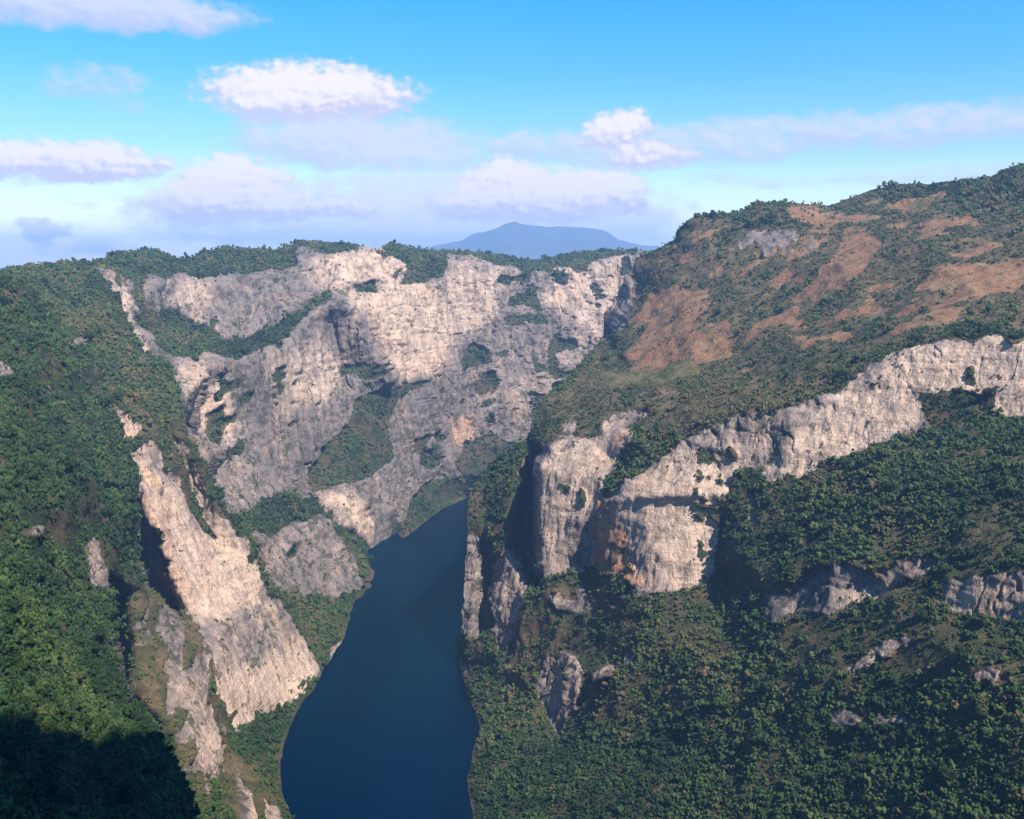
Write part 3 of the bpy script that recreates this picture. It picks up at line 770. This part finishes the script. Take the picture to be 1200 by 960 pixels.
# ------------------------------------------------------------------ forest
def tree_sites(full, at, nb, seed):
    P = full[nb:]
    A = {k: a[nb:] for k, a in at.items()}
    c = (P[:-1, :-1] + P[1:, :-1] + P[:-1, 1:] + P[1:, 1:]) / 4
    e1 = P[1:, 1:] - P[:-1, :-1]; e2 = P[1:, :-1] - P[:-1, 1:]
    n = np.cross(e1, e2); ar = np.linalg.norm(n, axis=-1) / 2
    nz = np.abs(n[..., 2]) / (2 * ar + 1e-9)
    mid = lambda a: (a[:-1, :-1] + a[1:, 1:]) / 2
    rk, ru, gr, ba = mid(A['rock']), mid(A['rust']), mid(A['grass']), mid(A['bare'])
    x, y, z = c[..., 0], c[..., 1], c[..., 2]
    d = np.sqrt(x * x + y * y)
    sp = np.clip(2.2 + d * .0016, 2.8, 6.6)
    n0 = fbm(x / 22, y / 22, z / 22, 4, 101)
    veg = np.clip(1.1 - rk * 1.6, 0, 1)
    veg = np.where(rk > .5, np.clip(-.02 + n0 * .8 - .12 * mid(A['pale']), 0.004, .5), veg)       # scrub on ledges of the cliffs
    open_ = np.maximum(ru, gr)
    veg = veg * np.where(open_ > .3, np.clip(.13 + n0 * .6 - (open_ - .5) * .2, 0.05, .5), 1)
    veg = veg * (1 - .74 * np.clip(ba - n0 * .9 * (ba > .1), 0, 1.1))
    veg = np.where(nz < .12, veg * .25, veg)
    wgt = ar / sp ** 2 * veg * np.clip(nz * 1.8, .15, 1)
    stretch = np.linalg.norm(e1, axis=-1) > 60
    wgt = np.where(stretch, wgt * .15, wgt)
    wgt = np.where(z < 1.5, 0, wgt)
    r_ = np.random.default_rng(seed)
    cnt = r_.poisson(np.clip(wgt, 0, 40))
    i, j = np.nonzero(cnt)
    rep = cnt[i, j]
    i, j = np.repeat(i, rep), np.repeat(j, rep)
    a, b = r_.random(len(i))[:, None], r_.random(len(i))[:, None]
    pos = (P[i, j] * (1 - a) + P[i + 1, j] * a) * (1 - b) + (P[i, j + 1] * (1 - a) + P[i + 1, j + 1] * a) * b
    # russet and bare trees gather in patches
    px, py, pz = pos.T
    dry = fbm(px / 130, py / 130, pz / 130, 3, 120) + .55 * fbm(px / 28, py / 28, pz / 28, 3, 127)
    tint = np.clip(.36 + .52 * dry + r_.normal(0, .17, len(pos)) + .30 * ba[i, j] + .25 * (rk[i, j] > .25) + .1 * open_[i, j], 0.02, .98)
    size = sp[i, j] * np.exp(r_.normal(-.58, .34, len(pos))) * np.where(ba[i, j] > .4, .78, 1) * np.where(rk[i, j] > .6, .6, 1) * np.where(open_[i, j] > .3, .7, 1)
    if seed == 1:                                   # trees on the near left hillside get lower, darker tints
        tint = np.where(np.hypot(px, py) < 1350, tint * .72, tint)
    return pos, tint, size

sL = tree_sites(PLf, ALf, nbL, 1); sR = tree_sites(PRf, ARf, nbR, 2)
bank = np.concatenate([np.zeros(len(sL[0]), int), np.ones(len(sR[0]), int)])
pos = np.concatenate([sL[0], sR[0]]); tint = np.concatenate([sL[1], sR[1]]); size = np.concatenate([sL[2], sR[2]])
print(__import__("time").process_time(), 'trees', len(pos))

def project(p):
    x, y, z = p[:, 0], p[:, 1], p[:, 2] - CH
    dep = y * CP - z * SP
    up = y * SP + z * CP
    return 600 + F * x / dep, 480 - F * up / dep, dep

pu_, pv_, dep = project(pos)
inview = (dep > 10) & (pu_ > 6) & (pu_ < 1194) & (pv_ > 6) & (pv_ < 952)
apparent = size / dep
apparent[~inview] = 0
order = np.argsort(-apparent)[:1500]
def bvh_of(full):
    nr, nc = full.shape[:2]
    return BVHTree.FromPolygons([Vector(p) for p in full[::2, ::2].reshape(-1, 3)], [tuple(q) for q in quads(*full[::2, ::2].shape[:2]).tolist()])
trees_b = [bvh_of(PLf), bvh_of(PRf)]
camv = Vector((0, 0, CH))
chosen = []
for i in order:
    tgt = Vector(pos[i]) + Vector((0, 0, size[i] * 1.4))
    dr = tgt - camv; ln = dr.length
    if all((h := b.ray_cast(camv, dr.normalized()))[0] is None or h[3] > ln - 3 for b in trees_b):
        chosen.append(i)
    if len(chosen) == 300: break
chosen = np.array(chosen)
rest = np.ones(len(pos), bool); rest[chosen] = False

# icosphere templates
def ico(sub):
    import bmesh
    bm = bmesh.new(); bmesh.ops.create_icosphere(bm, subdivisions=sub, radius=1)
    v = np.array([q.co[:] for q in bm.verts]); f = np.array([[q.index for q in p.verts] for p in bm.faces]); bm.free()
    return v, f
I1, I2 = ico(1), ico(2)

def crowns(pos, size, tint, tmpl, lobes, seed, zs=(.9, 1.25)):
    r_ = np.random.default_rng(seed)
    V, Fc, T = [], [], []
    base = 0
    tv, tf = tmpl
    n = len(pos)
    for k in range(lobes):
        rad = size * (r_.uniform(.8, 1.05, n) if lobes == 1 else r_.uniform(.26, .58, n) * (1.15 if lobes < 5 else 1))
        off = np.zeros((n, 3))
        if lobes > 1:
            off = r_.normal(0, .5, (n, 3)) * size[:, None]; off[:, 2] *= .7
        jit = r_.uniform(.62, 1.28, (n, len(tv)))
        sc = np.stack([r_.uniform(.85, 1.15, n), r_.uniform(.85, 1.15, n), r_.uniform(*zs, n) * (.82 if lobes < 5 else 1)], -1)
        ang = r_.uniform(0, 6.283, n); ca, sa = np.cos(ang), np.sin(ang)
        v = tv[None] * jit[..., None] * sc[:, None] * rad[:, None, None]
        vx = v[..., 0] * ca[:, None] - v[..., 1] * sa[:, None]; vy = v[..., 0] * sa[:, None] + v[..., 1] * ca[:, None]
        v = np.stack([vx, vy, v[..., 2]], -1)
        v += (pos + off + np.stack([np.zeros(n), np.zeros(n), size * r_.uniform(.55, .95, n)], -1))[:, None]
        V.append(v.reshape(-1, 3))
        Fc.append((tf[None] + (np.arange(n) * len(tv))[:, None, None]).reshape(-1, 3) + base)
        T.append(np.repeat(np.clip(tint + r_.normal(0, .04, n), 0, 1), len(tv)))
        base += n * len(tv)
    return np.concatenate(V), np.concatenate(Fc), np.concatenate(T)

ap = size / np.maximum(dep, 1) * 983
grp = [(rest & (ap < 1.6), I1, 1, 200), (rest & (ap >= 1.6) & (ap < 3.0), I1, 3, 201), (rest & (ap >= 3.0), I1, 9, 203)]
VV, FF, TT, b0 = [], [], [], 0
for m, tm, lb, sd in grp:
    v, f, tt = crowns(pos[m], size[m], tint[m], tm, lb, sd)
    VV.append(v); FF.append(f + b0); TT.append(tt); b0 += len(v)
forest = mesh_from('forest', np.concatenate(VV), np.concatenate(FF), M_F, {'tint': np.concatenate(TT)}, smooth=False)
forest['kind'] = 'stuff'
forest['label'] = 'dry tropical forest covering slopes, ledges and canyon rims'
forest['category'] = 'forest'
print(__import__("time").process_time(), 'forest faces', len(forest.data.polygons))

# ------------------------------------------------------------------ the 300 nearest trees, each its own object
def cyl(a, b, ra, rb, n=6):
    a, b = np.array(a, float), np.array(b, float)
    d = b - a; d /= np.linalg.norm(d)
    p = np.cross(d, [0.3, 1, .2]); p /= np.linalg.norm(p); q = np.cross(d, p)
    an = np.arange(n) / n * 2 * math.pi
    ring = np.cos(an)[:, None] * p + np.sin(an)[:, None] * q
    v = np.concatenate([a + ring * ra, b + ring * rb])
    f = [[i, (i + 1) % n, n + (i + 1) % n, n + i] for i in range(n)]
    return v, np.array(f)

def tree_proto(seed, tcol):
    r_ = np.random.default_rng(seed)
    V, Fq, b = [], [], 0
    lean = r_.normal(0, .08, 2)
    top = np.array([lean[0], lean[1], 1.0])
    parts = [((0, 0, -.25), (lean[0] * .5, lean[1] * .5, .55), .085, .06), ((lean[0] * .5, lean[1] * .5, .55), top * 1.15, .06, .02)]
    tips = []
    for k in range(6):
        an = k * 1.05 + r_.uniform(-.3, .3)
        h0 = r_.uniform(.4, .85)
        p0 = np.array([lean[0] * h0, lean[1] * h0, h0])
        p1 = p0 + np.array([math.cos(an) * r_.uniform(.4, .62), math.sin(an) * r_.uniform(.4, .62), r_.uniform(.3, .6)])
        parts.append((p0, p1, .035, .012)); tips.append(p1)
    for p in parts:
        v, f = cyl(*p); V.append(v); Fq.append(f + b); b += len(v)
    trunk = (np.concatenate(V), np.concatenate(Fq))
    # crown: many leaf-clump faces round the limb tips
    cen = np.array(tips + [top * 1.25, top * 1.0, top * 1.1 + [.2, -.2, .1]])
    V, T, nq = [], [], 0
    for c in cen:
        rr = r_.uniform(.30, .46)
        k = 90
        d = r_.normal(0, 1, (k, 3)); d /= np.linalg.norm(d, axis=1, keepdims=True)
        rad = rr * r_.uniform(.45, 1.1, (k, 1))
        ce = c + d * rad * [1, 1, .85]
        n = d + r_.normal(0, .55, (k, 3)); n /= np.linalg.norm(n, axis=1, keepdims=True)
        p = np.cross(n, r_.normal(0, 1, (k, 3))); p /= np.linalg.norm(p, axis=1, keepdims=True)
        q = np.cross(n, p)
        s_ = r_.uniform(.07, .14, (k, 1))
        quad = np.stack([ce - p * s_ * 1.2, ce + q * s_ * .8, ce + p * s_ * 1.2 + n * .02, ce - q * s_ * .8], 1)
        V.append(quad.reshape(-1, 3)); nq += k
        T.append(np.repeat(np.clip(tcol + r_.normal(0, .06, k), 0, 1), 4))
    cv = np.concatenate(V)
    cf = np.arange(nq * 4).reshape(-1, 4)
    return trunk, (cv, cf, np.concatenate(T))

KINDS = [('dark green', .12), ('deep green', .32), ('mid green', .5), ('olive green', .64), ('brownish', .8), ('russet', .92)]
protos = {}
for ki, (nm, tc) in enumerate(KINDS):
    for vv in range(3):
        tr, cr = tree_proto(500 + ki * 10 + vv, tc)
        me_t = mesh_from('trunk', *tr, M_B); me_c = mesh_from('crown', cr[0], cr[1], M_F, {'tint': cr[2]}, smooth=False)
        protos[(ki, vv)] = (me_t, me_c)
used = set()
for n_, i in enumerate(chosen):
    ki = int(np.argmin([abs(tint[i] - k[1]) for k in KINDS])); vv = int(rng.integers(3))
    key = (ki, vv)
    t0, c0 = protos[key]
    root = bpy.data.objects.new('tree', None)
    root.empty_display_size = 1
    COL.objects.link(root)
    if key in used:
        t_, c_ = t0.copy(), c0.copy()
        COL.objects.link(t_); COL.objects.link(c_)
    else:
        t_, c_ = t0, c0; used.add(key)
    t_.parent = root; c_.parent = root
    root.location = pos[i]
    s_ = size[i] * 1.25
    root.scale = (s_, s_, s_ * float(rng.uniform(.9, 1.2)))
    root.rotation_euler = (0, 0, float(rng.uniform(0, 6.28)))
    where = 'the near left hillside' if bank[i] == 0 else 'the lower right slope'
    root['label'] = f'{KINDS[ki][0]} leafy tree among its like on {where}'
    root['category'] = 'tree'
    root['group'] = f'{KINDS[ki][0]} trees on {where}'
for key, (t_, c_) in protos.items():
    if key not in used:
        bpy.data.objects.remove(t_); bpy.data.objects.remove(c_)

# ------------------------------------------------------------------ light
SUN_EL, SUN_AZ = R(50), R(38)            # azimuth: to the right, measured from straight behind the camera
sd = Vector((math.sin(SUN_AZ) * math.cos(SUN_EL), -math.cos(SUN_AZ) * math.cos(SUN_EL), math.sin(SUN_EL)))
# unseen hill added beside and behind the viewpoint, shaped to shade the lower left
def hill_mesh():
    ridge = [(189, -572, 1150), (214, -352, 1215), (248, -207, 1270), (340, -169, 1395), (419, -67, 1480), (459, -42, 1030), (504, -22, 680)]
    n = 110
    X, Y = np.meshgrid(np.linspace(-100, 1000, n), np.linspace(-1000, 330, n))
    H = np.full(X.shape, -60.0)
    nz = fbm(X / 60, Y / 60, X * 0, 4, 140) * 30
    for (ax, ay, az_), (bx, by, bz) in zip(ridge[:-1], ridge[1:]):
        dx, dy = bx - ax, by - ay
        tt = np.clip(((X - ax) * dx + (Y - ay) * dy) / (dx * dx + dy * dy), 0, 1)
        ds = np.hypot(X - ax - tt * dx, Y - ay - tt * dy)
        side = np.where(X - ax > 0, 2.0, 3.0)
        H = np.maximum(H, az_ + (bz - az_) * tt - np.maximum(ds - 12, 0) * 4.6 + nz * np.clip(ds / 60, 0, 1))
    view = (Y > -420) & (X < .64 * np.maximum(Y, 0) + 185)
    H = np.where(view, np.minimum(H, 430 - .95 * np.maximum(Y, 0)), H)
    P = np.stack([X, Y, H], -1)
    o = mesh_from('shade_hill', P.reshape(-1, 3), quads(n, n), M_T, {k: np.full(X.size, .6 if k == 'rock' else 0.) for k in ('rock', 'pale', 'rust', 'grass', 'orange', 'bare')})
    o['kind'] = 'structure'
hill_mesh()
sun_d = bpy.data.lights.new('sun', 'SUN'); sun = bpy.data.objects.new('sun', sun_d); COL.objects.link(sun)
sun_d.energy = 4.9; sun_d.angle = R(.53); sun_d.color = (1, .91, .78)
sun.rotation_euler = sd.to_track_quat('Z', 'Y').to_euler()

world = bpy.data.worlds.new('World'); scene.world = world; world.use_nodes = True
t = NT(world.node_tree)
bg = world.node_tree.nodes['Background']
sky = t.node('ShaderNodeTexSky', sky_type='NISHITA')
sky.sun_disc = False
sky.sun_elevation = SUN_EL
sky.sun_rotation = math.atan2(sd.x, sd.y)
sky.altitude = 600; sky.air_density = 1.0; sky.dust_density = .6; sky.ozone_density = 2.5
vec = t.node('ShaderNodeTexCoord').outputs['Generated']
sep = t.node('ShaderNodeSeparateXYZ'); t.put(sep.inputs[0], vec)
az = t.math('ARCTAN2', sep.outputs[0], sep.outputs[1])
el = t.math('ARCSINE', sep.outputs[2])
azd = t.math('MULTIPLY', az, 180 / math.pi); eld = t.math('MULTIPLY', el, 180 / math.pi)
# deep slide-film blue overhead, paler towards the horizon
crn = t.node('ShaderNodeValToRGB')
ce = crn.color_ramp.elements
ce[0].position, ce[0].color = 0, (1.75, 1.50, 1.22, 1)
ce[1].position, ce[1].color = 1, (.06, .88, 1.24, 1)
q = ce.new(.35); q.color = (.72, .96, 1.14, 1)
q = ce.new(.62); q.color = (.32, .88, 1.22, 1)
t.put(crn.inputs[0], t.ramp(eld, 0.0, 16.0, smooth=False))
skyc = t.mix(1.0, sky.outputs[0], crn.outputs[0], 'MULTIPLY')
# clouds: (u, v, half width, half height, weight) read off as bearings; a soft sheet behind, heaped clouds in front
SHEET = [(115, 12, 140, 22, 1.0), (110, 98, 60, 18, .55), (150, 120, 30, 14, .4), (420, 168, 130, 30, .95), (480, 188, 90, 22, .75), (950, 158, 280, 19, .72), (1130, 142, 150, 16, .7), (780, 178, 150, 20, .7),
         (640, 172, 130, 18, .72), (490, 218, 150, 16, .72), (430, 258, 230, 32, .95), (640, 258, 150, 36, 1.0), (560, 280, 190, 18, .9), (300, 250, 130, 34, .9), (500, 235, 120, 22, .8), (1110, 205, 110, 9, .55), (890, 212, 90, 8, .45),
         (330, 270, 150, 18, .8), (60, 212, 110, 10, .5), (150, 240, 90, 10, .4), (100, 292, 60, 9, .6)]
HEAP = [(365, 112, 110, 28, 1.0), (330, 125, 70, 18, .8), (65, 192, 110, 20, 1.0), (275, 222, 62, 32, 1.0), (240, 240, 60, 24, .9), (325, 245, 60, 18, .85), (55, 271, 27, 11, .85), (600, 215, 62, 22, .95), (650, 235, 85, 30, 1.0),
        (560, 240, 55, 24, .85), (725, 230, 34, 24, .95), (722, 158, 36, 22, .9), (765, 185, 50, 16, .75), (110, 292, 22, 8, .6), (590, 203, 26, 15, 1.0), (628, 214, 24, 17, 1.0), (682, 222, 36, 22, 1.0), (268, 205, 26, 18, 1.0), (312, 230, 28, 15, .95), (222, 232, 28, 15, .95), (400, 245, 40, 12, .8)]
comb = t.node('ShaderNodeCombineXYZ')
t.put(comb.inputs[0], azd); t.put(comb.inputs[1], t.math('MULTIPLY', eld, 1.45))
cv = comb.outputs[0]

def layer(items, wscale, wa, we, pscale, pamp, lo, hi, base):
    warp = t.noise(cv, wscale, 5, .6, out=1)
    ws = t.node('ShaderNodeSeparateXYZ'); t.put(ws.inputs[0], t.vmath('SUBTRACT', warp, (.5, .5, .5)))
    aw = t.math('ADD', azd, t.math('MULTIPLY', ws.outputs[0], wa)); ew = t.math('ADD', eld, t.math('MULTIPLY', ws.outputs[1], we))
    dens = lit = None
    for (u, v, hw, hh, k) in items:
        x, dy, dz = ray(u, v)
        a0 = math.degrees(math.atan2(x, dy)); e0 = math.degrees(math.atan2(dz, math.hypot(x, dy)))
        ra = math.degrees(hw / F); re = math.degrees(hh / F)
        dx = t.math('DIVIDE', t.math('SUBTRACT', aw, a0), ra)
        dy_ = t.math('DIVIDE', t.math('SUBTRACT', ew, e0), re)
        dyc = t.math('MULTIPLY', dy_, t.ramp(dy_, -.1, .1, a=base, b=.9))
        r2 = t.math('ADD', t.math('MULTIPLY', dx, dx), t.math('MULTIPLY', dyc, dyc))
        g = t.math('MULTIPLY', t.ramp(r2, 0.0, 2.2, a=1, b=0), k)
        h = t.math('MULTIPLY', g, t.ramp(dy_, -.9, .9, a=0, b=1))
        dens = g if dens is None else t.math('MAXIMUM', dens, g)
        lit = h if lit is None else t.math('MAXIMUM', lit, h)
    p = t.noise(cv, pscale, 6, .55)
    p2 = t.noise(t.vmath('ADD', cv, (.25, .35, 0)), pscale, 6, .55)
    dm = t.math('ADD', dens, t.math('MULTIPLY', t.math('SUBTRACT', p, .5), pamp))
    cov = t.math('MULTIPLY', t.ramp(dm, lo, hi), t.ramp(dens, 0.0, .3))
    sh = t.math('ADD', lit, t.math('MULTIPLY', t.math('SUBTRACT', p, p2), 1.2))
    return cov, sh, p
cov, sh, p = layer(SHEET, .30, 4.0, 1.5, .8, 1.15, .10, .95, 1.1)
skyc = t.mix(t.math('MULTIPLY', cov, .78), skyc, t.mix(t.ramp(sh, .0, .7), (3.7, 3.8, 4.9), (5.0, 4.75, 5.2)))
cov, sh, p = layer(HEAP, .6, 2.8, 1.5, 1.5, 1.2, .08, .85, 1.2)
skyc = t.mix(t.math('MULTIPLY', cov, .95), skyc, t.mix(t.ramp(sh, .05, .75), (4.0, 3.9, 4.95), (6.4, 5.8, 5.6)))
t.put(bg.inputs[0], skyc)
bg.inputs[1].default_value = .082

# ------------------------------------------------------------------ haze
hx = [(-24000, -1500, -70), (24000, 27000, 1100)]
c8 = np.array([[hx[i][0], hx[j][1], hx[k][2]] for k in (0, 1) for j in (0, 1) for i in (0, 1)], float)
hf = np.array([[0, 2, 3, 1], [4, 5, 7, 6], [0, 1, 5, 4], [2, 6, 7, 3], [0, 4, 6, 2], [1, 3, 7, 5]])
mh = bpy.data.materials.new('haze'); mh.use_nodes = True
nt = mh.node_tree; nt.nodes.clear()
out = nt.nodes.new('ShaderNodeOutputMaterial'); pv3 = nt.nodes.new('ShaderNodeVolumePrincipled')
pv3.inputs['Color'].default_value = (.38, .59, 1.0, 1)
pv3.inputs['Density'].default_value = 7.4e-5
pv3.inputs['Anisotropy'].default_value = .1
nt.links.new(pv3.outputs[0], out.inputs['Volume'])
hz = mesh_from('haze', c8, hf, mh, smooth=False)
hz['kind'] = 'stuff'
hz['label'] = 'thin blue haze filling the canyon air'
hz['category'] = 'haze'

# ------------------------------------------------------------------ render settings
scene.render.engine = 'CYCLES'
scene.cycles.max_bounces = 5
scene.cycles.diffuse_bounces = 3
scene.cycles.volume_bounces = 1
scene.cycles.use_denoising = True
vs_ = scene.view_settings
vs_.view_transform = 'Standard'; vs_.look = 'None'; vs_.gamma = 1; vs_.use_curve_mapping = False
vs_.exposure = 1.12
